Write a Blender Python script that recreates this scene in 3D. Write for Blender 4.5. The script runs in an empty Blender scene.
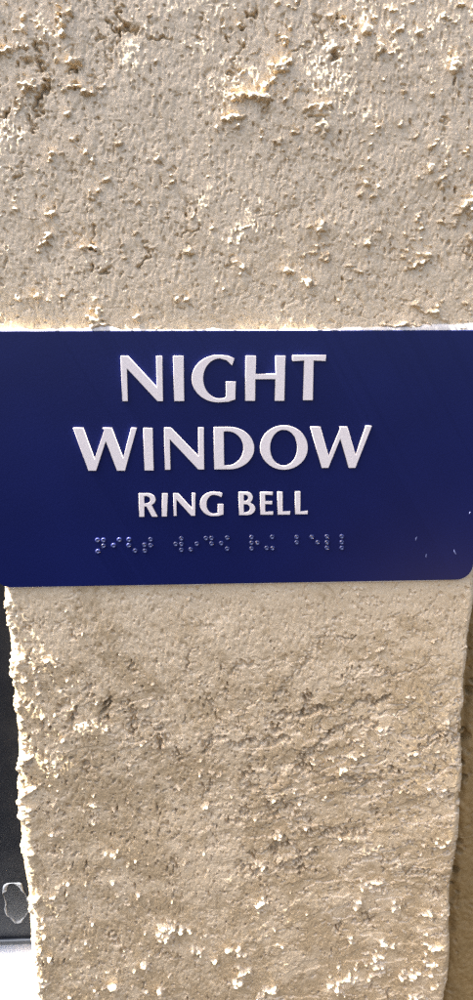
import bpy, bmesh, math, random
import numpy as np
from mathutils import Vector, Matrix

rng = np.random.default_rng(11)
random.seed(5)
scene = bpy.context.scene
col = scene.collection

# ------------------------------------------------------------------ camera model
F_PX, CX, CY = 770.0, 236.5, 500.0           # focal length in pixels of a 473 x 1000 frame
DIST = 0.2945                                # camera to the face of the pillar, metres
PITCH, YAW, ROLL = 0.23604, 0.04761, 0.00100


def cam_axes():
    f = np.array([math.sin(YAW) * math.cos(PITCH), math.cos(YAW) * math.cos(PITCH), -math.sin(PITCH)])
    r = np.cross(f, np.array([0, 0, 1.0])); r /= np.linalg.norm(r)
    d = np.cross(f, r)
    c, s = math.cos(ROLL), math.sin(ROLL)
    return c * r + s * d, -s * r + c * d, f


RT, DN, FW = cam_axes()
CAM = np.array([0.0, -DIST, 0.0])


def at(px, py, y=0.0):
    """Point of the photograph -> (x, z) on the upright plane at depth y."""
    d = RT * (px - CX) / F_PX + DN * (py - CY) / F_PX + FW
    t = (DIST + y) / d[1]
    return float(d[0] * t), float(d[2] * t)


def proj(X, Y, Z):
    a, b, c = X - CAM[0], Y - CAM[1], Z - CAM[2]
    w = a * FW[0] + b * FW[1] + c * FW[2]
    return (CX + F_PX * (a * RT[0] + b * RT[1] + c * RT[2]) / w,
            CY + F_PX * (a * DN[0] + b * DN[1] + c * DN[2]) / w)


# ------------------------------------------------------------------ helpers
def link(name, me, mats=(), parent=None):
    o = bpy.data.objects.new(name, me)
    col.objects.link(o)
    for m in mats:
        me.materials.append(m)
    if parent is not None:
        o.parent = parent
    return o


def tag(o, label=None, cat=None, group=None, kind=None):
    if label: o['label'] = label
    if cat: o['category'] = cat
    if group: o['group'] = group
    if kind: o['kind'] = kind
    return o


def grid_mesh(name, V):
    """V: rows x cols x 3 array -> smooth quad mesh (rows run downwards, cols to the right)."""
    n, m, _ = V.shape
    me = bpy.data.meshes.new(name)
    me.vertices.add(n * m)
    me.vertices.foreach_set('co', V.reshape(-1).astype(np.float32))
    i = np.arange(n * m, dtype=np.int32).reshape(n, m)
    q = np.stack([i[:-1, :-1], i[1:, :-1], i[1:, 1:], i[:-1, 1:]], -1).reshape(-1)
    nf = (n - 1) * (m - 1)
    me.loops.add(nf * 4)
    me.loops.foreach_set('vertex_index', q)
    me.polygons.add(nf)
    me.polygons.foreach_set('loop_start', np.arange(0, nf * 4, 4, dtype=np.int32))
    me.polygons.foreach_set('use_smooth', np.ones(nf, dtype=bool))
    me.update(calc_edges=True)
    return me


def gnoise(shape, d, lu, lv, r=None):
    """Gaussian-filtered noise, unit variance. d = (row step, col step); lu, lv feature sizes along cols and rows."""
    r = r or rng
    w = r.standard_normal(shape)
    fv = np.fft.fftfreq(shape[0], d[0])[:, None]
    fu = np.fft.rfftfreq(shape[1], d[1])[None, :]
    g = np.exp(-2 * (math.pi ** 2) * ((fu * lu) ** 2 + (fv * lv) ** 2))
    o = np.fft.irfft2(np.fft.rfft2(w) * g, s=shape)
    return (o - o.mean()) / o.std()


def sstep(a, b, x):
    t = np.clip((x - a) / (b - a), 0, 1)
    return t * t * (3 - 2 * t)


# ------------------------------------------------------------------ materials
def new_mat(name):
    m = bpy.data.materials.new(name)
    m.use_nodes = True
    return m, m.node_tree, m.node_tree.nodes['Principled BSDF']


def nd(nt, t, **kw):
    n = nt.nodes.new(t)
    for k, v in kw.items():
        setattr(n, k, v)
    return n


def noise(nt, scale, detail=3, rough=.55):
    tc = nt.nodes.get('TC') or nd(nt, 'ShaderNodeTexCoord', name='TC')
    n = nd(nt, 'ShaderNodeTexNoise')
    n.inputs['Scale'].default_value = scale
    n.inputs['Detail'].default_value = detail
    n.inputs['Roughness'].default_value = rough
    nt.links.new(tc.outputs['Object'], n.inputs['Vector'])
    return n.outputs['Fac']


def ramp(nt, fac, stops):
    r = nd(nt, 'ShaderNodeValToRGB')
    e = r.color_ramp.elements
    e[0].position, e[0].color = stops[0][0], (*stops[0][1], 1)
    e[1].position, e[1].color = stops[-1][0], (*stops[-1][1], 1)
    for p, c in stops[1:-1]:
        k = e.new(p); k.color = (*c, 1)
    nt.links.new(fac, r.inputs['Fac'])
    return r.outputs['Color']


def bump(nt, bsdf, fac, dist, strength=1.0):
    b = nd(nt, 'ShaderNodeBump')
    b.inputs['Distance'].default_value = dist
    b.inputs['Strength'].default_value = strength
    nt.links.new(fac, b.inputs['Height'])
    nt.links.new(b.outputs['Normal'], bsdf.inputs['Normal'])


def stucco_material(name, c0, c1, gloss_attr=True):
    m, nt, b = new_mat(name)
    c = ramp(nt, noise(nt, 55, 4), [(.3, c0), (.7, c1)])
    if gloss_attr:                                           # worn patches showing brown base coat, plus dimmer warm light painted in
        sa = nd(nt, 'ShaderNodeAttribute', attribute_name='wear_and_light')
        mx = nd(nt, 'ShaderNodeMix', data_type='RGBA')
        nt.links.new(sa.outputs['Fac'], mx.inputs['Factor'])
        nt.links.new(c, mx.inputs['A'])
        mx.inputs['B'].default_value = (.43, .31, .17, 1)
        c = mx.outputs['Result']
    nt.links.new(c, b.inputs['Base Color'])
    if gloss_attr:
        a = nd(nt, 'ShaderNodeAttribute', attribute_name='gloss')
        mr = nd(nt, 'ShaderNodeMapRange')
        mr.inputs['To Min'].default_value = .40
        mr.inputs['To Max'].default_value = .22
        cw = nd(nt, 'ShaderNodeMath', operation='MULTIPLY')
        cw.inputs[1].default_value = .6
        nt.links.new(a.outputs['Fac'], cw.inputs[0])
        nt.links.new(cw.outputs[0], b.inputs['Coat Weight'])
        b.inputs['Coat Roughness'].default_value = .22
        nt.links.new(a.outputs['Fac'], mr.inputs['Value'])
        nt.links.new(mr.outputs['Result'], b.inputs['Roughness'])
    else:
        b.inputs['Roughness'].default_value = .6
    bump(nt, b, noise(nt, 1900, 4, .7), .00022, .8)
    return m


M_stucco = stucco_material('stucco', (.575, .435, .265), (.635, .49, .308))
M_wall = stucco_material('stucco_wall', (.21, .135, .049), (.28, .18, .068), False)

m, nt, b = new_mat('blue_plastic'); M_blue = m
nt.links.new(ramp(nt, noise(nt, 30, 3), [(.3, (.0052, .0082, .056)), (.7, (.0062, .0098, .066))]), b.inputs['Base Color'])
b.inputs['Roughness'].default_value = .30
b.inputs['Specular IOR Level'].default_value = .27
bump(nt, b, noise(nt, 600, 3), .00003, .2)

m, nt, b = new_mat('white_letter_face'); M_letter = m
nt.links.new(ramp(nt, noise(nt, 900, 3), [(.3, (.66, .575, .525)), (.7, (.70, .61, .555))]), b.inputs['Base Color'])
b.inputs['Roughness'].default_value = .5
bump(nt, b, noise(nt, 2500, 2), .00003, .2)

m, nt, b = new_mat('clear_bead'); M_bead = m
b.inputs['Base Color'].default_value = (.026, .03, .11, 1)
b.inputs['IOR'].default_value = 2.0
b.inputs['Roughness'].default_value = .06

m, nt, b = new_mat('pale_mark_plastic'); M_mark = m
b.inputs['Base Color'].default_value = (.16, .17, .30, 1)
b.inputs['Roughness'].default_value = .3

m, nt, b = new_mat('pale_sealant'); M_seal = m
nt.links.new(ramp(nt, noise(nt, 300, 3), [(.3, (.60, .53, .44)), (.7, (.68, .61, .52))]), b.inputs['Base Color'])
b.inputs['Roughness'].default_value = .5
bump(nt, b, noise(nt, 900, 3), .00015, .5)

m, nt, b = new_mat('dark_frame_paint'); M_frame = m
nt.links.new(ramp(nt, noise(nt, 60, 5), [(.3, (.008, .0095, .013)), (.7, (.014, .0155, .019))]), b.inputs['Base Color'])
nt.links.new(ramp(nt, noise(nt, 90, 4), [(.3, (.4, .4, .4)), (.7, (.6, .6, .6))]), b.inputs['Roughness'])
b.inputs['Specular IOR Level'].default_value = .14

m, nt, b = new_mat('white_sill_paint'); M_sill = m
nt.links.new(ramp(nt, noise(nt, 120, 3), [(.3, (.78, .79, .80)), (.7, (.84, .84, .84))]), b.inputs['Base Color'])
b.inputs['Roughness'].default_value = .5

def film(name, alpha, c):
    m, nt, b = new_mat(name)
    b.inputs['Roughness'].default_value = .42
    nt.links.new(ramp(nt, noise(nt, 260, 3), [(.3, tuple(alpha * v for v in c)), (.75, c)]), b.inputs['Base Color'])
    return m


M_film = film('clear_film', .5, (.013, .015, .019))
M_rim = film('clear_film_rim', .15, (.20, .21, .225))

# ------------------------------------------------------------------ stucco relief
MM = .001
XL = (at(3.3, 588)[0] + at(33.5, 979)[0]) / 2          # faces of the pillar
XR = (at(472, 588)[0] + at(441.6, 1000)[0]) / 2 + .0006
Z_TOP, Z_BOT = at(236, 0)[1] + .06, at(236, 1000)[1] - .05
SIGN_T = 2.0 * MM
S_X0, S_X1 = at(-6, 580, -SIGN_T)[0], at(474, 556, -SIGN_T)[0]
S_Z1, S_Z0 = at(236, 330.5, -SIGN_T)[1], at(236, 583.8, -SIGN_T)[1]


def seg_stamp(H, U, V, pts, width, depth, lip=0., side=1, jit=None):
    """A torn crack along a polyline given in photo pixels: a groove with a raised lip beside it."""
    for (x0, y0), (x1, y1) in zip(pts[:-1], pts[1:]):
        pad = 16
        rows = np.where((V[:, V.shape[1] // 2] > min(y0, y1) - pad) & (V[:, V.shape[1] // 2] < max(y0, y1) + pad))[0]
        if len(rows) == 0: continue
        r0, r1 = rows[0], rows[-1] + 1
        u, v = U[r0:r1], V[r0:r1]
        if jit is not None:
            u = u + jit[0][r0:r1]; v = v + jit[1][r0:r1]
        dx, dy = x1 - x0, y1 - y0
        L2 = dx * dx + dy * dy + 1e-9
        t = np.clip(((u - x0) * dx + (v - y0) * dy) / L2, 0, 1)
        ex, ey = u - (x0 + t * dx), v - (y0 + t * dy)
        d = np.sqrt(ex * ex + ey * ey)
        g = -depth * np.exp(-(d / width) ** 2)
        if lip:
            sg = np.where(ey < 0, 1.0, 0.0) if side > 0 else np.where(ey > 0, 1.0, 0.0)
            g = g + lip * sg * np.exp(-(d / 7) ** 2) * (1 - np.exp(-(d / width) ** 2))
        H[r0:r1] = H[r0:r1] + g * (d < pad)


def clump_map(U, V, items):
    o = np.zeros_like(U)
    for it in items:
        x, y, rx, ry = it[:4]
        a = it[4] if len(it) > 4 else 1.0
        o = np.maximum(o, a * np.exp(-(((U - x) / rx) ** 2 + ((V - y) / ry) ** 2)))
    return o


# raised spatter of the photograph: x, y, half width, half height, weight
CLUMPS = [
    (72, 8, 9, 6), (20, 18, 14, 9), (35, 32, 12, 6), (10, 48, 10, 8), (27, 28, 10, 6), (24, 84, 12, 9), (10, 104, 9, 6), (38, 68, 8, 7),
    (15, 110, 6, 8), (22, 76, 7, 5), (128, 12, 12, 8), (155, 21, 11, 7), (75, 63, 17, 4), (88, 90, 15, 7, .9), (60, 25, 7, 12, .8), (82, 88, 8, 4),
    (195, 3, 13, 5), (298, 8, 8, 4), (289, 24, 5, 8), (287, 40, 4, 7), (288, 60, 6, 9), (281, 73, 10, 7), (270, 84, 8, 5), (296, 88, 7, 6),
    (327, 8, 7, 7), (332, 18, 6, 6), (353, 45, 10, 9, .9), (242, 97, 12, 4), (262, 98, 8, 6), (282, 104, 6, 10), (312, 108, 14, 5), (322, 134, 5, 8, .9),
    (230, 118, 9, 6), (245, 74, 6, 4, .8), (395, 8, 10, 5, .9), (380, 52, 9, 9, .8), (412, 42, 9, 5, .8), (447, 18, 6, 5, .8), (455, 66, 8, 6, .9), (420, 34, 7, 4, .8),
    (440, 140, 9, 6), (452, 143, 10, 5), (463, 147, 9, 4), (415, 137, 6, 3), (408, 149, 6, 3), (437, 158, 7, 5, .95), (430, 168, 6, 4), (440, 180, 5, 4, .9), (428, 192, 6, 5, .9),
    (368, 195, 7, 6), (402, 125, 4, 8, .8), (470, 202, 10, 7, 1.3), (463, 208, 9, 6, 1.2), (472, 212, 8, 6, 1.2), (455, 218, 8, 5, 1.1), (452, 236, 5, 4, 1.1), (468, 232, 6, 10, 1.1), (446, 224, 5, 4),
    (413, 235, 6, 4), (407, 250, 5, 6, .9), (430, 257, 9, 5), (422, 266, 7, 4, .9), (445, 262, 5, 6, .9), (367, 243, 5, 4), (405, 268, 4, 5), (350, 305, 4, 4),
    (355, 268, 7, 6, .9), (440, 303, 9, 5, 1.1), (460, 302, 14, 4, 1.2), (432, 312, 12, 6, 1.1), (415, 305, 8, 4), (380, 190, 4, 6, .8),
    (90, 246, 10, 3), (95, 250, 6, 5, .9), (130, 243, 9, 3), (133, 235, 7, 4, .9), (128, 262, 7, 4, .9), (150, 205, 8, 3), (167, 210, 5, 4), (190, 200, 5, 5, .9), (188, 252, 5, 4, .8),
    (45, 236, 9, 4, 1.05), (42, 243, 5, 5, .9), (52, 210, 5, 7, .8), (241, 262, 9, 7), (252, 255, 6, 4, .9), (318, 228, 9, 7, 1.), (312, 251, 8, 5), (325, 258, 6, 6, .9), (358, 270, 8, 6, 1.), (368, 34, 6, 6, .9),
    (365, 186, 6, 6), (293, 272, 7, 3), (308, 284, 6, 4, .9), (95, 308, 5, 4, .9), (97, 296, 5, 6, .9), (183, 296, 6, 5, .9), (345, 300, 6, 3), (95, 322, 12, 5, 1.1), (137, 318, 8, 4), (375, 327, 8, 3, 1.1), (400, 327, 20, 3, 1.1), (450, 325, 20, 5, 1.2),
    (90, 5, 10, 5, .7), (180, 120, 8, 6, .8), (235, 130, 6, 6, .8), (118, 145, 6, 5, .8), (105, 180, 8, 6, .9), (160, 160, 5, 5, .8), (95, 190, 8, 4, .9),
    # below the plate
    (10, 604, 6, 10, 1.), (11, 624, 8, 6, 1.1), (20, 657, 8, 9, 1.1), (28, 681, 15, 6, 1.25), (18, 672, 10, 8, 1.2), (14, 703, 6, 6, .9), (22, 760, 11, 4, 1.2), (17, 770, 7, 8, 1.1), (24, 790, 12, 8, 1.2), (28, 806, 11, 7, 1.2), (18, 818, 5, 4, 1.1),
    (52, 836, 6, 4, 1.), (21, 845, 4, 7, 1.), (25, 852, 6, 5, 1.), (27, 915, 4, 9, 1.1), (34, 900, 5, 4, .9), (40, 960, 5, 6, 1.), (40, 985, 8, 10, 1.1), (56, 794, 4, 4, .9), (59, 815, 4, 3, .9),
    (214, 773, 11, 4, 1.05), (204, 804, 5, 5, .95), (228, 838, 6, 6, .9), (262, 866, 6, 5, 1.1), (278, 836, 5, 4, 1.), (276, 801, 5, 3, 1.1), (250, 820, 7, 4, .9), (292, 820, 6, 4, .9), (304, 827, 6, 3, 1.), (325, 800, 6, 4, .9), (306, 806, 8, 4, .8),
    (168, 938, 12, 5, 1.1), (200, 949, 12, 5, 1.15), (160, 925, 12, 4, .9), (192, 930, 9, 4, .95), (215, 958, 8, 5, 1.), (235, 952, 10, 6, .9), (246, 974, 8, 5, 1.05), (238, 984, 7, 5, 1.05), (255, 905, 9, 4, 1.), (265, 899, 9, 3, 1.), (224, 900, 4, 4, .9), (240, 908, 5, 4, .9), (163, 993, 5, 4, 1.), (270, 990, 12, 6, 1.05), (110, 985, 6, 6, .9), (120, 965, 6, 4, .8),
    (372, 884, 14, 7, 1.05), (358, 905, 5, 5, 1.1), (395, 900, 9, 5, 1.), (437, 894, 6, 4, 1.), (430, 913, 16, 4, 1.2), (420, 928, 4, 5, 1.), (430, 945, 9, 7, 1.), (383, 945, 8, 5, 1.), (376, 955, 6, 4, .9), (350, 940, 7, 5, .9), (412, 960, 5, 7, 1.), (345, 975, 14, 8, 1.2), (336, 986, 8, 7, 1.2), (372, 965, 10, 6, 1.1), (375, 978, 9, 6, 1.), (405, 972, 12, 5, 1.15), (430, 965, 9, 6, 1.1), (415, 990, 16, 8, .9), (432, 980, 12, 6, .9),
    (383, 731, 8, 7, .95), (410, 695, 10, 4, .9), (432, 700, 8, 4, .9), (395, 720, 8, 4, .9), (355, 755, 12, 4, .95), (330, 757, 9, 4, .9), (345, 768, 9, 3, .9), (315, 763, 7, 5, .9), (385, 785, 10, 5, .95), (405, 790, 9, 4, .95), (435, 700, 8, 6, .8), (440, 755, 12, 5, .9), (446, 728, 5, 4, .9), (425, 775, 9, 5, .9), (428, 788, 6, 3, .9), (360, 740, 9, 4, .8), (410, 755, 8, 3, .8), (440, 790, 10, 6, .8), (440, 840, 8, 6, .8), (400, 818, 8, 3, .9),
]
CRACKS = [  # points, width px, depth mm, lip mm, side
    ([(125, 26), (133, 29)], 2.6, 1.7, .5, 1), ([(118, 14), (122, 26), (120, 40)], 1.5, .7, .2, 1), ([(46, 84), (47, 92), (40, 100), (38, 112)], 2.2, 1.5, .4, 1), ([(36, 40), (38, 62), (42, 70)], 1.6, 1., .3, 1), ([(30, 60), (26, 62)], 2, 1, .3, 1), ([(76, 70), (72, 72)], 1.8, 1.1, .2, 1), ([(8, 108), (3, 116)], 2, 1.3, .2, 1), ([(35, 128), (28, 118)], 1.5, .8, .2, 1),
    ([(95, 30), (110, 52), (106, 72)], 1.2, .5, .0, 1), ([(108, 20), (122, 36)], 1.4, .8, .2, 1), ([(150, 35), (172, 40)], 1.3, .6, .2, 1), ([(200, 15), (203, 40)], 1.2, .5, 0, 1),
    ([(246, 12), (247, 13)], 2, 1.4, 0, 1), ([(254, 13), (256, 14)], 2, 1.4, 0, 1), ([(243, 23), (243, 25)], 1.7, 1.1, 0, 1), ([(227, 38), (228, 40)], 1.8, 1.2, 0, 1), ([(238, 58), (234, 78)], 1.5, .6, .1, 1), ([(241, 44), (240, 58)], 1.4, .6, 0, 1), ([(318, 18), (316, 30)], 1.6, .8, .2, 1), ([(336, 20), (340, 16)], 2.1, 1.4, .3, 1), ([(334, 52), (338, 53)], 2.2, 1.5, .3, 1), ([(323, 36), (324, 42)], 1.7, 1, .2, 1), ([(292, 52), (310, 44)], 1.5, .7, .3, 1), ([(268, 110), (265, 116)], 1.6, .9, .2, 1), ([(309, 115), (325, 118)], 1.4, .7, .3, 1),
    ([(146, 244), (149, 255), (143, 265)], 1.3, .8, .2, 1), ([(94, 226), (94, 242)], 1.2, .7, .1, 1), ([(90, 250), (92, 250)], 1.9, 1.2, .2, 1), ([(104, 273), (108, 270)], 1.9, 1.1, .3, 1), ([(93, 264), (95, 266)], 1.5, .9, 0, 1), ([(48, 245), (49, 262)], 1.3, .7, .2, 1), ([(18, 180), (22, 160)], 1.4, .7, .1, 1), ([(230, 258), (229, 268)], 1.3, .6, .1, 1), ([(180, 235), (200, 228)], 1.2, .5, .2, 1), ([(462, 250), (473, 258)], 1.3, .8, .3, 1), ([(440, 120), (448, 122)], 1.3, .6, .2, 1),
    # below the plate
    ([(88, 684), (90, 694)], 1.8, 1.1, .2, 1), ([(108, 700), (106, 714)], 2.2, 1.5, .3, 1), ([(72, 718), (73, 728)], 2.2, 1.4, .3, 1), ([(134, 712), (134, 734)], 2., 1.4, .3, 1), ([(159, 738), (160, 750)], 2., 1.4, .3, 1), ([(78, 706), (76, 716)], 1.7, 1., .2, 1), ([(87, 758), (88, 772)], 1.8, 1.1, .2, 1), ([(60, 705), (68, 703)], 2.2, 1., .2, 1), ([(128, 700), (120, 706)], 1.6, .8, .1, 1), ([(148, 722), (156, 730), (168, 736)], 1.6, .9, .2, 1), ([(176, 745), (178, 760)], 1.6, .9, .2, 1), ([(134, 660), (133, 668)], 1.8, 1.2, .2, 1), ([(74, 632), (75, 640)], 1.6, .8, .1, 1), ([(190, 650), (188, 672)], 1.5, .8, .1, 1), ([(205, 690), (220, 720)], 1.3, .6, .1, 1), ([(203, 742), (222, 738)], 2., .9, .3, 1), ([(28, 625), (29, 628)], 1.5, 1, 0, 1), ([(30, 650), (29, 660)], 1.4, .8, 0, 1),
    ([(235, 666), (253, 664)], 1.8, .9, .2, 1), ([(307, 696), (309, 698)], 2.2, 1.4, 0, 1), ([(311, 702), (312, 704)], 2.2, 1.4, 0, 1), ([(275, 724), (275, 728)], 2., 1.3, .1, 1), ([(267, 722), (268, 723)], 1.6, 1., 0, 1), ([(275, 717), (284, 714), (302, 715), (318, 709), (328, 710)], 2., 1.1, .5, 1), ([(357, 703), (365, 698), (376, 702), (386, 697)], 1.9, 1.1, .4, 1), ([(233, 745), (250, 741), (284, 738)], 1.8, .9, .4, 1), ([(279, 692), (300, 668), (329, 631)], 1.6, .5, .2, 1), ([(281, 690), (283, 694)], 1.7, 1., .1, 1), ([(305, 758), (314, 748), (330, 733), (352, 722)], 1.8, .9, .4, 1), ([(362, 722), (378, 727)], 1.8, 1., .3, 1), ([(298, 763), (312, 770)], 2., 1.1, .3, 1), ([(343, 775), (360, 782), (378, 777)], 1.8, .9, .4, 1), ([(388, 766), (405, 772)], 1.5, .7, .3, 1), ([(405, 757), (440, 740), (458, 725)], 1.4, .7, .4, -1), ([(340, 640), (352, 636)], 1.5, .6, .3, 1), ([(345, 678), (380, 668), (395, 676), (427, 664)], 1.2, .35, .25, -1),
    ([(244, 775), (251, 774)], 2., 1.2, .3, 1), ([(245, 785), (262, 790)], 2., 1.1, .4, 1), ([(268, 803), (280, 802), (290, 808), (309, 819)], 2., 1.1, .4, 1), ([(272, 812), (276, 820)], 1.9, 1.1, .2, 1), ([(306, 832), (308, 838)], 2.2, 1.4, .3, 1), ([(276, 840), (277, 852)], 2.1, 1.3, .3, 1), ([(322, 829), (345, 832), (365, 834)], 1.9, 1., .4, 1), ([(370, 810), (374, 812)], 2.2, 1.3, .1, 1), ([(390, 768), (396, 772)], 1.7, .9, .2, 1), ([(281, 867), (300, 860), (322, 849)], 1.6, .9, .4, 1), ([(280, 867), (300, 871), (308, 866)], 1.8, 1.1, .4, 1), ([(226, 822), (243, 823)], 1.6, .9, .3, 1), ([(240, 867), (255, 872), (263, 871)], 1.9, 1.1, .4, 1), ([(253, 855), (254, 857)], 2, 1.2, .1, 1), ([(272, 848), (288, 846), (300, 853)], 1.7, 1., .3, 1), ([(246, 812), (248, 815)], 1.6, .9, 0, 1), ([(340, 874), (355, 862), (367, 854), (384, 858), (400, 862)], 1.3, .7, .35, 1), ([(400, 872), (421, 869), (441, 877)], 1.3, .7, .35, 1), ([(367, 921), (370, 922)], 2.3, 1.7, 0, 1), ([(338, 928), (341, 934)], 1.7, 1., .1, 1), ([(436, 893), (438, 895)], 1.9, 1.2, 0, 1), ([(363, 988), (376, 986)], 1.6, 1., .4, 1), ([(385, 992), (392, 998)], 1.8, 1., .2, 1), ([(108, 935), (118, 941)], 1.7, 1., .2, 1), ([(158, 955), (162, 950)], 1.4, .7, .1, 1), ([(122, 950), (128, 953)], 1.5, .8, .1, 1), ([(164, 953), (180, 962)], 1.4, .6, .2, 1), ([(262, 880), (268, 900)], 1.4, .7, .1, 1), ([(175, 860), (176, 870)], 1.5, .8, 0, 1), ([(100, 868), (98, 878)], 1.5, .8, .1, 1), ([(66, 938), (67, 941)], 1.8, 1.1, 0, 1), ([(52, 850), (55, 850)], 1.6, .9, .1, 1), ([(52, 916), (53, 917)], 2., 1.3, 0, 1), ([(210, 785), (206, 795)], 1.5, .8, .1, 1), ([(157, 745), (157, 752)], 1.5, .8, .1, 1), ([(208, 745), (209, 752)], 1.9, 1.2, .1, 1),
]


def pillar():
    rc, rr = 4.5 * MM, 2.4 * MM
    step = .25 * MM
    side = 24 * MM
    s_side = np.linspace(0, side - rc, 60)
    arc_n = 14
    P, N, S = [], [], []
    s = -side - rc
    for q in s_side:                                        # left flank, from the back to the corner
        P.append((XL, side - q)); N.append((-1, 0)); S.append(-(side - q))
    for k in range(1, arc_n):
        a = k / arc_n * math.pi / 2
        P.append((XL + rc - rc * math.cos(a), rc - rc * math.sin(a))); N.append((-math.cos(a), -math.sin(a)))
        S.append(-rc + rc * a * 1.27)
    n_front = int((XR - XL - rc - rr) / step)
    for x in np.linspace(XL + rc, XR - rr, n_front):
        P.append((x, 0)); N.append((0, -1)); S.append(x - XL)
    W = XR - XL
    for k in range(1, arc_n):
        a = k / arc_n * math.pi / 2
        P.append((XR - rr + rr * math.sin(a), rr - rr * math.cos(a))); N.append((math.sin(a), -math.cos(a)))
        S.append(W - rr + rr * a * 1.27)
    for q in np.linspace(side - rr, 0, 60):
        P.append((XR, side - q)); N.append((1, 0)); S.append(W + side - q)
    P, N, S = np.array(P), np.array(N), np.array(S)
    Z = np.arange(Z_TOP, Z_BOT, -step)
    n, mcols = len(Z), len(S)
    X = np.repeat(P[:, 0][None], n, 0); ZZ = np.repeat(Z[:, None], mcols, 1)
    Yp = np.repeat(P[:, 1][None], n, 0)
    U, V = proj(X, Yp * 0, ZZ)
    # noise lives on a regular sheet over the unrolled surface
    smin, smax = S.min(), S.max()
    cols_n = int((smax - smin) / step) + 8
    idx = np.clip(((S - smin) / step).round().astype(int), 0, cols_n - 1)
    sh = (n + 100, cols_n)
    d = (step / MM, step / MM)                               # millimetres

    def gn(lu, lv):
        return gnoise(sh, d, lu, lv)[:n][:, idx]

    lower = sstep(600, 760, V)
    right = sstep(230, 420, U + .25 * (V - 800))
    smooth = lower * right                                   # trowelled flat, glossy paint
    near_sign = np.exp(-np.maximum(0, 331 - V) / 16.) * (V < 460) + np.exp(-np.maximum(0, V - 588) / 16.) * (V >= 460)
    H = gn(14, 11) * .30 + gn(4.5, 4) * .15 * (1 - .3 * near_sign)
    # fine grain: little upright drops and pores
    g1 = gn(.36, .86); g2 = gn(.9, 1.3); g3 = gn(.3, .38)
    fine = (.060 * g1 + .055 * g2 + .040 * g3 + .022 * gn(.16, .2))
    pores = -np.maximum(0, -g1 - .9) * .26 - np.maximum(0, -gn(.30, .72) - 1.5) * (.62 + .55 * lower) * (.55 + .45 * np.clip(gn(4, 4) + .3, 0, 1.6))
    H += (fine + pores) * (1 - .55 * smooth) * (1 - .55 * near_sign)
    edge = np.minimum(np.abs(X - XL), np.abs(X - XR))
    # raised spatter
    jit = (gn(1.2, 1.2) * 2.0, gn(1.2, 1.2) * 2.0)
    cm = clump_map(U + jit[0], V + jit[1], CLUMPS)
    n1, n2, n3 = gn(.62, .55), gn(1.2, .9), gn(2.6, 2.2)
    field = .50 * n1 + .55 * n2 + .25 * n3 + .16 * gn(.28, .28)
    topz = 1 - sstep(560, 600, V)
    dens = .12 * topz + .0 * lower + .25 * np.exp(-((U - 440) / 70) ** 2 - ((V - 120) / 130) ** 2) + .3 * np.exp(-((U - 20) / 50) ** 2 - ((V - 60) / 70) ** 2) + .35 * lower * right - .9 * near_sign
    rid = 1 - np.abs(gn(1.1, .6)) * 2.3
    rid2 = 1 - np.abs(gn(.8, .6)) * 2.3
    lw = lower * sstep(150, 290, U)
    field = field * (1 - .75 * lw) + lw * (.62 * rid + .28 * n1 + .22 * n2) + .28 * rid2 * (1 - lower)
    t = field + dens * .55 + 2.9 * cm * (.8 + .2 * n3)
    sp = sstep(1.52, 2.12, t)
    sp2 = np.clip(t - 1.6, 0, 1.8)
    H += (.50 * sp + .62 * (1.3 + .15 * lower) * sp2 * (1 + .22 * n1 + .06 * g3)) * (1 - .2 * smooth) * (1 - .65 * np.exp(-(edge / (2.2 * MM)) ** 2))
    # small loose grains
    gr = gn(.45, .42)
    H += .30 * sstep(2.45 - .25 * topz, 2.9, gr + .25 * n3 + .25 * dens) * (1 - .6 * near_sign) * (1 - .75 * lower)
    # torn hollows and cracks
    Hc = np.zeros_like(H)
    jc = (gn(.6, .6) * 2.2, gn(.6, .6) * 2.2)
    for pts, w, dep, lip, sd in CRACKS:
        seg_stamp(Hc, U, V, pts, w * 1.3, dep * 2.3, lip * .75, sd, jc)
    brk = .6 + .4 * sstep(-.5, .7, gn(1.3, 1.3)) 
    Hc = np.where(Hc < 0, Hc * brk, Hc)
    H += Hc
    tear = np.exp(-((V - 760) / 120) ** 2) * lower + .35 * topz
    c1 = gn(2.2, 1.5)
    H -= .5 * np.exp(-(c1 / .10) ** 2) * sstep(-.3, .5, gn(.9, .7)) * sstep(.9, 1.8, gn(5, 4) + .55 * tear - .1)
    H -= .55 * sstep(1.75, 2.4, gn(.55, .7) + .35 * tear)
    # laminae left by the trowel: thin layers that end in ragged steps
    def sheared(lu, lv, k):
        a = gnoise(sh, d, lu, lv)
        for i in range(a.shape[0]):
            a[i] = np.roll(a[i], -int(i * k))
        return a[:n][:, idx]
    lam = sheared(5.0, 2.2, 1.3) + .4 * gn(1.6, 1.2) + .12 * gn(.5, .5)
    band = lower * (.35 + .65 * np.exp(-((V - 780) / 130) ** 2)) * np.maximum(sstep(170, 300, U - .1 * (V - 800)), np.exp(-((U - 110) / 80) ** 2 - ((V - 722) / 40) ** 2)) + .08 * topz
    H += (.75 * sstep(-.09, .09, lam) + .45 * sstep(-.07, .07, sheared(6, 3.0, .9) + .3 * gn(1.2, 1.) - .6)) * band
    H -= 1.3 * np.exp(-((lam + .14) / .10) ** 2) * sstep(.1, .9, gn(2.2, 1.6)) * band
    H -= 1.2 * sstep(2.0, 2.35, gn(.6, .6) + .35 * np.exp(-((V - 770) / 90) ** 2) * lower) * (.5 + .5 * lower)
    # corners are chipped and uneven
    em = np.exp(-(edge / (5 * MM)) ** 2)
    e1 = gnoise((n, 1), d, 1, 3.2)[:n] * .26 + gnoise((n, 1), d, 1, 12)[:n] * .65
    H += em * e1 * .75 + em * (X < 0) * sp * .25
    H -= em * .9 * sstep(1.3, 2.2, gn(2.4, 2.8)) * (X < 0)
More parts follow.
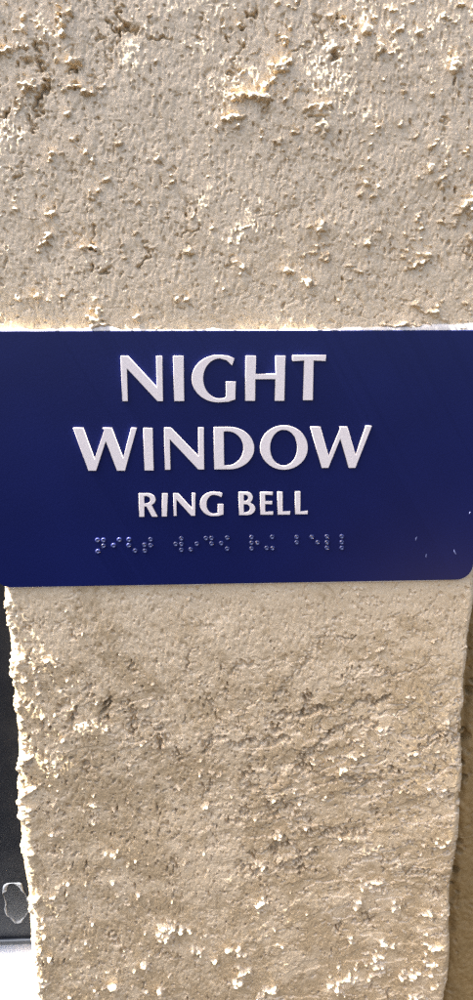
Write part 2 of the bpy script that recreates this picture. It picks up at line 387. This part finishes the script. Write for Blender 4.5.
    # flattened behind the plate
    under = (X > S_X0 - 1e-4) & (ZZ < S_Z1 + .0002) & (ZZ > S_Z0 - .0002) & (Yp < rc * .9)
    H = np.where(under, np.minimum(H, .0), H)
    H = np.clip(H, -3.6, 2.6) * MM
    Vx = np.stack([X + N[:, 0][None] * H, Yp + N[:, 1][None] * H, ZZ], -1)
    me = grid_mesh('stucco_pillar', Vx)
    at_ = me.attributes.new('gloss', 'FLOAT', 'POINT')
    gl = np.clip(.18 + .82 * smooth + .5 * lower * sstep(880, 960, V), 0, 1) * (1 - sstep(.1, .6, -Hc))
    at_.data.foreach_set('value', gl.reshape(-1).astype(np.float32))
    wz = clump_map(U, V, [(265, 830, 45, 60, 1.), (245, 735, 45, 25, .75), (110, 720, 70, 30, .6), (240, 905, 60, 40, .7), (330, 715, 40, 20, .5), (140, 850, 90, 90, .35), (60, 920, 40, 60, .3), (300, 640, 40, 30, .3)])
    wz = np.maximum(wz, .62 * sstep(590, 690, V + 18 * gn(6, 6)))  # dimmer, warmer light of the lower pillar painted in as brown
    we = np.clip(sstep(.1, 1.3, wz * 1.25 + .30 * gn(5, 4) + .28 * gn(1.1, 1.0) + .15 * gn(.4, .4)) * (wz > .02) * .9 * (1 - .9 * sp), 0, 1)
    a2 = me.attributes.new('wear_and_light', 'FLOAT', 'POINT')
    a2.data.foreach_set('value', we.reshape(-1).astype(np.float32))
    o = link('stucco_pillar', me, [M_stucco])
    tag(o, 'rough beige stucco pillar behind the blue plate, with white-lit crumbs and torn cracks', 'pillar')


WALL_Y = 17 * MM


def wall():
    x0, x1 = XR - 6 * MM, XR + 75 * MM
    step = .42 * MM
    xs = np.arange(x0, x1, step); zs = np.arange(Z_TOP, Z_BOT - .02, -step)
    sh = (len(zs), len(xs)); d = (step / MM, step / MM)
    g = lambda a, b_: gnoise(sh, d, a, b_)
    X, Z = np.meshgrid(xs, zs)
    H = .35 * g(12, 9) + .16 * g(3, 3) + .09 * g(.8, 1.1) + .09 * g(.45, .6) - .55 * np.exp(-(g(5, 2.6) / .07) ** 2) * sstep(-.2, .6, g(8, 6))
    H -= .8 * sstep(1.9, 2.4, g(.9, .9))
    corner = np.exp(-((X - XR - 7.5 * MM) / (2.6 * MM)) ** 2)
    H -= 2.2 * np.exp(-((X - XR - 6.5 * MM + .5 * MM * g(4, 5)) / (2.4 * MM)) ** 2)
    H += corner * (.6 * np.clip(g(1.5, 1.5), 0, 3) - 2.6 * sstep(1.0, 1.5, g(1.3, 1.1)))
    me = grid_mesh('stucco_wall', np.stack([X, WALL_Y - H * MM, Z], -1))
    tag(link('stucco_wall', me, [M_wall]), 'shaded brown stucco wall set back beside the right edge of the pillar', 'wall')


# ------------------------------------------------------------------ the plate
def box_bm(x0, x1, y0, y1, z0, z1, bev=0, seg=2):
    bm = bmesh.new()
    bmesh.ops.create_cube(bm, size=1)
    for v in bm.verts:
        v.co = Vector(((x0 + x1) / 2 + v.co.x * (x1 - x0), (y0 + y1) / 2 + v.co.y * (y1 - y0), (z0 + z1) / 2 + v.co.z * (z1 - z0)))
    if bev:
        bmesh.ops.bevel(bm, geom=bm.edges[:], offset=bev, segments=seg, profile=.6, affect='EDGES')
    return bm


def bm_obj(name, bm, mat, parent=None, smooth=False):
    me = bpy.data.meshes.new(name)
    bm.normal_update(); bm.to_mesh(me); bm.free()
    if smooth:
        me.shade_smooth()
    return link(name, me, [mat], parent)


def prism(name, outer, holes, y_back, y_front, bev, mat, parent):
    """Flat outline (x, z) with holes, extruded from y_back to y_front, with a small bevel at the front."""
    cu = bpy.data.curves.new(name, 'CURVE')
    cu.dimensions = '2D'; cu.fill_mode = 'BOTH'
    for ring in [outer] + holes:
        sp = cu.splines.new('POLY')
        sp.points.add(len(ring) - 1)
        for p, (x, z) in zip(sp.points, ring):
            p.co = (x, z, 0, 1)
        sp.use_cyclic_u = True
    depth = y_back - y_front
    cu.extrude = depth / 2 - bev
    cu.bevel_depth = bev
    cu.bevel_resolution = 2
    cu.offset = -bev - .03 * MM
    tmp = bpy.data.objects.new(name, cu); col.objects.link(tmp)
    dg = bpy.context.evaluated_depsgraph_get()
    me = bpy.data.meshes.new_from_object(tmp.evaluated_get(dg))
    bpy.data.objects.remove(tmp); bpy.data.curves.remove(cu)
    me.transform(Matrix.Translation((0, (y_back + y_front) / 2, 0)) @ Matrix.Rotation(math.pi / 2, 4, 'X'))
    me.materials.clear()
    me.name = name
    return link(name, me, [mat], parent)


def ell(cx, cy, rx, ry, a0, a1, n=14):
    return [(cx + rx * math.cos(math.radians(a0 + (a1 - a0) * i / n)), cy - ry * math.sin(math.radians(a0 + (a1 - a0) * i / n))) for i in range(n + 1)]


def letter_shapes():
    z1 = lambda ox, oy, k, pts: [(ox + k * a, oy + k * c) for a, c in pts]
    L = []
    A = lambda pts, *h: L.append((pts, list(h)))
    # NIGHT
    A([(120.6, 355.9), (128.0, 355.9), (156.9, 387.2), (156.3, 355.9), (162.2, 355.9), (163.1, 401.3), (157.5, 401.3), (127.0, 368.5), (127.9, 401.3), (122.4, 401.3)])
    A([(173.1, 355.9), (183.5, 355.9), (184.3, 401.2), (174.2, 401.2)])
    A([(234.5, 358.3), (228, 355.9)] + ell(218.5, 378.8, 26.8, 23.7, 78, 270, 30) + [(228.5, 401.9), (235.4, 399.4), (235.7, 381.5), (225.9, 381.5), (226.0, 396.8)]
      + ell(220, 378.6, 16.8, 20.1, -75, -270, 26)[0:] + [(226.5, 360.4), (232.1, 365.7)])
    A([(245.8, 355.8), (256.0, 355.8), (255.5, 374.0), (275.9, 373.9), (275.5, 355.8), (285.4, 355.8), (284.4, 400.9), (274.6, 400.9), (275.2, 379.2), (255.4, 379.3), (255.2, 400.9), (245.1, 400.9)])
    A([(292.6, 355.3), (326.2, 355.1), (325.7, 361.2), (313.7, 360.6), (312.8, 400.3), (302.8, 400.3), (304.0, 360.6), (292.2, 361.5)])
    # WINDOW
    W1 = [(13, 43), (57, 43), (106, 176), (145, 62), (140, 43), (180, 43), (229, 172), (263, 43), (287, 43), (237, 227), (202, 227), (154, 100), (113, 227), (79, 227)]
    W1[3] = (147.5, 52)
    A(z1(70, 418, .23256, [p for i, p in enumerate(W1)]))
    A([(143.2, 428.0), (152.5, 428.0), (153.8, 470.5), (144.5, 470.5)])
    A([(164.2, 427.6), (171.0, 427.6), (198.4, 455.9), (198.3, 427.3), (203.7, 427.3), (204.3, 469.6), (198.3, 469.6), (169.9, 439.5), (170.6, 469.8), (164.9, 469.8)])
    A([(213.8, 427.1)] + ell(229, 448.2, 25.3, 21.2, 90, -90, 28) + [(214.2, 469.5)], [(223.8, 431.5)] + ell(227.5, 448.4, 15.9, 17.0, 90, -90, 24) + [(224.0, 465.4)])
    A(ell(283.9, 447.6, 23.9, 22.2, 0, 354, 60), ell(283.7, 447.8, 13.6, 17.9, 0, 354, 60))
    W2 = [(172, 37), (216, 37), (252, 165), (301, 47), (299, 37), (332, 37), (368, 160), (412, 34), (438, 34), (367, 215), (338, 215), (302, 90), (251, 215), (222, 215)]
    A(z1(270, 418, .23256, W2))
    # RING
    A([(138.8, 493.5)] + ell(147.5, 499.6, 8.2, 6.2, 90, -60, 16) + [(157.9, 516.8), (151.9, 516.8), (146.4, 506.5), (144.4, 506.5), (144.5, 516.9), (139.2, 516.9)],
      [(144.2, 496.3)] + ell(146.0, 499.9, 4.3, 3.7, 90, -90, 12) + [(144.3, 503.6)])
    A([(162.3, 493.5), (167.9, 493.5), (167.0, 516.6), (161.7, 516.6)])
    A([(173.3, 493.4), (178.2, 493.4), (192.1, 508.4), (191.9, 493.1), (195.4, 493.1), (195.3, 515.9), (191.2, 515.9), (176.5, 499.6), (176.7, 516.0), (173.7, 516.0)])
    A([(222.7, 493.2), (218.5, 492.0)] + ell(213.5, 504.1, 13.6, 12.2, 72, 270, 24) + [(218.5, 516.0), (223.5, 514.6), (223.6, 504.1), (217.8, 504.1), (217.8, 513.2)]
      + ell(214.0, 504.4, 7.5, 9.5, -70, -270, 20) + [(218.0, 495.7), (221.4, 497.4)])
    # BELL
    A([(238.6, 492.0)] + ell(246.5, 497.6, 6.4, 5.6, 90, -55, 14) + ell(247.0, 508.8, 8.3, 6.4, 62, -90, 18) + [(239.0, 515.2)],
      [(243.8, 494.9)] + ell(244.9, 498.0, 3.4, 3.1, 90, -90, 10) + [(243.8, 501.1)], [(243.8, 504.3)] + ell(245.4, 508.4, 4.6, 4.1, 90, -90, 10) + [(243.8, 512.5)])
    A([(260.1, 492.0), (272.9, 492.0), (272.7, 495.2), (265.2, 494.9), (265.2, 501.2), (272.3, 501.2), (272.2, 504.4), (265.2, 504.2), (265.2, 511.9), (273.3, 511.5), (273.1, 514.8), (260.3, 514.8)])
    A([(277.4, 491.8), (282.4, 491.8), (282.5, 511.7), (290.3, 511.2), (290.1, 514.7), (277.6, 514.7)])
    A([(295.1, 491.5), (300.3, 491.5), (300.1, 511.5), (307.8, 510.9), (307.6, 514.3), (295.1, 514.3)])
    return L


BRAILLE = [(97.7, 540.1), (103.6, 540.1), (103.6, 545.7), (98, 551.3), (113.7, 545.4), (119.5, 539.8), (129.1, 539.6), (129.1, 545.2), (135.2, 550.5), (144.5, 544.7), (150.6, 539.3), (150.6, 545.2), (144.9, 550.6),
           (181.3, 538.5), (175.7, 544), (181.3, 544), (181.3, 549.8), (190.6, 549.3), (196.7, 543.7), (206, 538.1), (211.4, 538.1), (211.4, 543.5), (221.2, 543.2), (227.1, 537.6), (227.1, 548.6),
           (251.4, 537.1), (251.4, 542.7), (257.2, 542.7), (251.4, 548.4), (272, 536.9), (266.5, 547.9), (272.4, 548.1), (296.6, 536.9), (296.6, 542.3), (311.6, 536.9), (317.4, 542.2),
           (326.7, 536.4), (326.7, 542.2), (326.7, 547.8), (341.6, 536.4), (341.6, 542.2), (341.6, 547.8)]


def plate():
    root = bpy.data.objects.new('wall_sign', None)
    col.objects.link(root)
    cx, cz = (S_X0 + S_X1) / 2, (S_Z0 + S_Z1) / 2
    root.location = (cx, 0, cz)
    root.empty_display_size = .02
    tag(root, 'navy blue plastic sign with raised white words NIGHT WINDOW RING BELL and braille', 'sign')

    def fix(o):
        o.matrix_parent_inverse = Matrix.Translation((-cx, 0, -cz))
        return o
    r = 6.6 * MM
    ring = []
    for (qx, qz, a0) in ((S_X1 - r, S_Z1 - r, 0), (S_X0 + r, S_Z1 - r, 90), (S_X0 + r, S_Z0 + r, 180), (S_X1 - r, S_Z0 + r, 270)):
        for i in range(13):
            a = math.radians(a0 + 90 * i / 12)
            ring.append((qx + r * math.cos(a), qz + r * math.sin(a)))
    fix(prism('panel', ring, [], .4 * MM, -SIGN_T, .25 * MM, M_blue, root))
    yf = -SIGN_T
    for outer, holes in letter_shapes():
        O = [at(x, y, yf - .8 * MM) for x, y in outer]
        Hh = [[at(x, y, yf - .8 * MM) for x, y in h] for h in holes]
        fix(prism('raised_letter', O, Hh, yf + .1 * MM, yf - .8 * MM, 0.08 * MM, M_letter, root))
    for (px, py) in BRAILLE:
        x, z = at(px, py, yf)
        bm = bmesh.new()
        R = 1.02 * MM
        prof = [(1.0, -.05), (.97, .14), (.90, .34), (.78, .52), (.64, .58), (.50, .50), (.36, .38), (.20, .31), (.06, .29)]
        rings = [[bm.verts.new((x + R * q * math.cos(k * math.pi / 12), yf - R * h, z + R * q * math.sin(k * math.pi / 12))) for k in range(24)] for q, h in prof]
        for ra, rb in zip(rings[:-1], rings[1:]):
            for k in range(24):
                bm.faces.new((ra[k], ra[(k + 1) % 24], rb[(k + 1) % 24], rb[k]))
        bm.faces.new(rings[-1])
        bmesh.ops.recalc_face_normals(bm, faces=bm.faces[:])
        fix(bm_obj('braille_dot', bm, M_bead, root, True))
    # small pale marks in the corner
    for (px, py, rot, ln) in ((415.8, 538.7, .3, .9), (425.9, 555.9, .0, .9), (454.6, 552.3, -.5, 1.3), (469.5, 513.0, .2, .5)):
        x, z = at(px, py, yf)
        bm = bmesh.new()
        bmesh.ops.create_icosphere(bm, subdivisions=2, radius=1)
        for v in bm.verts:
            k = .16 * MM * (1 + .25 * math.sin(v.co.z * 5 + v.co.x * 3))
            c = Vector((v.co.x * k * 1.4, v.co.y * .12 * MM, v.co.z * ln * MM + v.co.x * .0))
            c.x += .25 * MM * (v.co.z ** 2)
            c = Matrix.Rotation(rot, 3, 'Y') @ c
            v.co = c + Vector((x, yf + .02 * MM, z))
        fix(bm_obj('pale_mark', bm, M_mark, root, True))
    # the bead of sealant round the plate
    path = []
    xl = max(S_X0, XL + .5 * MM)
    for x in np.arange(xl, S_X1 - r, .5 * MM): path.append((x, S_Z1, 0, 1))
    for i in range(1, 12):
        a = math.radians(90 - 90 * i / 12); path.append((S_X1 - r + r * math.cos(a), S_Z1 - r + r * math.sin(a), math.cos(a), math.sin(a)))
    for z in np.arange(S_Z1 - r, S_Z0 + r, -.6 * MM): path.append((S_X1, z, 1, 0))
    for i in range(1, 12):
        a = math.radians(-90 * i / 12); path.append((S_X1 - r + r * math.cos(a), S_Z0 + r + r * math.sin(a), math.cos(a), math.sin(a)))
    for x in np.arange(S_X1 - r, xl, -.5 * MM): path.append((x, S_Z0, 0, -1))
    K = len(path)
    w1 = gnoise((K, 1), (.5, .5), 1, 2.2)[:, 0]; w2 = gnoise((K, 1), (.5, .5), 1, 8)[:, 0]; w3 = gnoise((K, 1), (.5, .5), 1, .7)[:, 0]
    rows = []
    for i, (x, z, nx, nz) in enumerate(path):
        px, py = proj(x, 0., z)
        top = nz > .5
        w = (.55 if top else .8) + (.22 if top else .10) * w1[i] + (.25 if top else .08) * w2[i] + (.1 if top else .03) * w3[i]
        if top:
            w += 1.5 * math.exp(-((px - 100) / 14) ** 2) + 2.0 * sstep(370, 460, np.float64(px)) + .8 * math.exp(-((px - 138) / 10) ** 2)
        w = max(.35, w) * MM
        hgt = (1.7 if top else 1.45) * MM
        row = []
        for j in range(9):
            a = j / 8 * math.pi / 2
            off = w * math.sin(a); h = hgt * math.cos(a) ** .8 * (1 + .04 * w3[i])
            row.append((x + nx * off, -h + .9 * MM * (j == 8), z + nz * off))
        rows.append(row)
    me = grid_mesh('sealant_bead', np.array(rows))
    me.flip_normals()
    fix(link('sealant_bead', me, [M_seal], root))


# ------------------------------------------------------------------ window frame, film and sill at the left
FR_Y = 20 * MM


def left_side():
    zb = at(12, 943, FR_Y)[1]
    root = bpy.data.objects.new('window_frame', None); col.objects.link(root)
    root.location = (XL - .03, FR_Y, zb)
    tag(root, 'dark slate window frame edge standing left of the stucco pillar', 'window frame')

    def fix(o):
        o.matrix_parent_inverse = Matrix.Translation(-Vector(root.location)); return o
    xl = XL - .09
    fix(bm_obj('stile', box_bm(xl, XL + 8 * MM, FR_Y, FR_Y + .025, zb, Z_TOP, .8 * MM), M_frame, root))
    z2 = at(12, 938.5, FR_Y)[1]
    fix(bm_obj('gasket', box_bm(xl, XL + 6 * MM, FR_Y - 1.6 * MM, FR_Y - .05 * MM, zb + .1 * MM, z2, .5 * MM), M_frame, root))
    # sill
    bm = box_bm(xl, XL + 1.2 * MM, -.003, FR_Y + .02, zb - .03, zb - .3 * MM, 2.5 * MM, 3)
    for v in bm.verts:
        if v.co.y < FR_Y:
            v.co.z -= (FR_Y - v.co.y) * .65
    tag(bm_obj('window_sill', bm, M_sill, None, False), 'white sunlit sill under the dark window frame', 'sill')
    # clear patch on the frame: a film with a thick uneven rim
    out = [(30, 118), (52, 104), (75, 100), (120, 98), (165, 102), (180, 150), (200, 190), (217, 230), (219, 290), (214, 332), (190, 365), (165, 402), (140, 410), (118, 408), (98, 388), (80, 368), (50, 345), (36, 300), (42, 255), (32, 210), (20, 180), (22, 145)]
    ring = [at(.13 * a, 870 + .13 * c, FR_Y) for a, c in out]
    # resample smoothly
    n = 110
    k = len(ring); pts = []
    for i in range(n):
        t = i / n * k; j = int(t); f = t - j
        p0, p1, p2, p3 = (ring[(j + q) % k] for q in (-1, 0, 1, 2))
        pts.append(tuple(.5 * (2 * p1[c] + (p2[c] - p0[c]) * f + (2 * p0[c] - 5 * p1[c] + 4 * p2[c] - p3[c]) * f * f + (3 * p1[c] - p0[c] - 3 * p2[c] + p3[c]) * f ** 3) for c in (0, 1)))
    cxx = sum(p[0] for p in pts) / n; czz = sum(p[1] for p in pts) / n
    wob = gnoise((n, 1), (1, 1), 1, 3)[:, 0]
    def lathe(prof):
        rows = []
        for s, h in prof:
            row = []
            for i in range(n + 1):
                p = pts[i % n]
                k = 1 - (1 - s) * (1 + (.6 if s > .87 else 0) * wob[i % n])
                row.append((cxx + (p[0] - cxx) * k, FR_Y - .03 * MM - h * (1 + .3 * wob[i % n] * (s > .87)) * MM, czz + (p[1] - czz) * k))
            rows.append(row)
        return np.array(rows)
    me = grid_mesh('film', lathe([(.95, .04), (.85, .10), (.7, .12), (.45, .10), (.2, .12), (.02, .12)]))
    me.flip_normals()
    patch = link('clear_patch', me, [M_film])
    tag(patch, 'clear wrinkled patch of film stuck to the dark window frame', 'film patch')
    me = grid_mesh('rim', lathe([(1.0, 0), (.99, .2), (.965, .3), (.94, .3), (.91, .2), (.88, .03)]))
    me.flip_normals()
    link('rim', me, [M_rim], patch)


pillar(); wall(); plate(); left_side()

# ------------------------------------------------------------------ light
to_sun = Vector((-.50, -.006, .86)).normalized()
elev = math.asin(to_sun.z)
az = math.atan2(to_sun.x, to_sun.y)
world = bpy.data.worlds.new('World'); scene.world = world
world.use_nodes = True
wn = world.node_tree
bg = wn.nodes['Background']
sky = nd(wn, 'ShaderNodeTexSky', sky_type='NISHITA')
sky.sun_disc = False
sky.sun_elevation = elev
sky.sun_rotation = az
sky.dust_density = 4.0
sky.air_density = .7
wn.links.new(sky.outputs['Color'], bg.inputs['Color'])
bg.inputs['Strength'].default_value = .07

sun = bpy.data.lights.new('sun', 'SUN'); sun.energy = 5.0; sun.angle = math.radians(.5); sun.color = (1, .998, .99)
so = bpy.data.objects.new('sun', sun); col.objects.link(so)
so.rotation_euler = to_sun.to_track_quat('Z', 'Y').to_euler()

lamp = bpy.data.lights.new('warm_lamp', 'AREA'); lamp.energy = .095; lamp.color = (1, .70, .38); lamp.shape = 'DISK'; lamp.size = .06
lo = bpy.data.objects.new('warm_lamp', lamp); col.objects.link(lo)
lo.location = (.32, -.45, -.42)
lo.rotation_euler = (Vector(lo.location) - Vector((.05, 0, -.22))).to_track_quat('Z', 'Y').to_euler()

# ------------------------------------------------------------------ camera
cd = bpy.data.cameras.new('camera')
cam = bpy.data.objects.new('camera', cd); col.objects.link(cam)
cd.sensor_fit = 'VERTICAL'; cd.sensor_height = 36.0
cd.lens = 36.0 * F_PX / 1000
cd.clip_start = .005; cd.clip_end = 100
R3 = Matrix(((RT[0], -DN[0], -FW[0]), (RT[1], -DN[1], -FW[1]), (RT[2], -DN[2], -FW[2])))
cam.matrix_world = Matrix.Translation(Vector(CAM)) @ R3.to_4x4()
scene.camera = cam

scene.view_settings.view_transform = 'Standard'
scene.view_settings.look = 'None'
scene.view_settings.exposure = 3.15
scene.view_settings.gamma = 1.0
scene.cycles.use_denoising = False
scene.cycles.use_adaptive_sampling = False
scene.cycles.max_bounces = 8
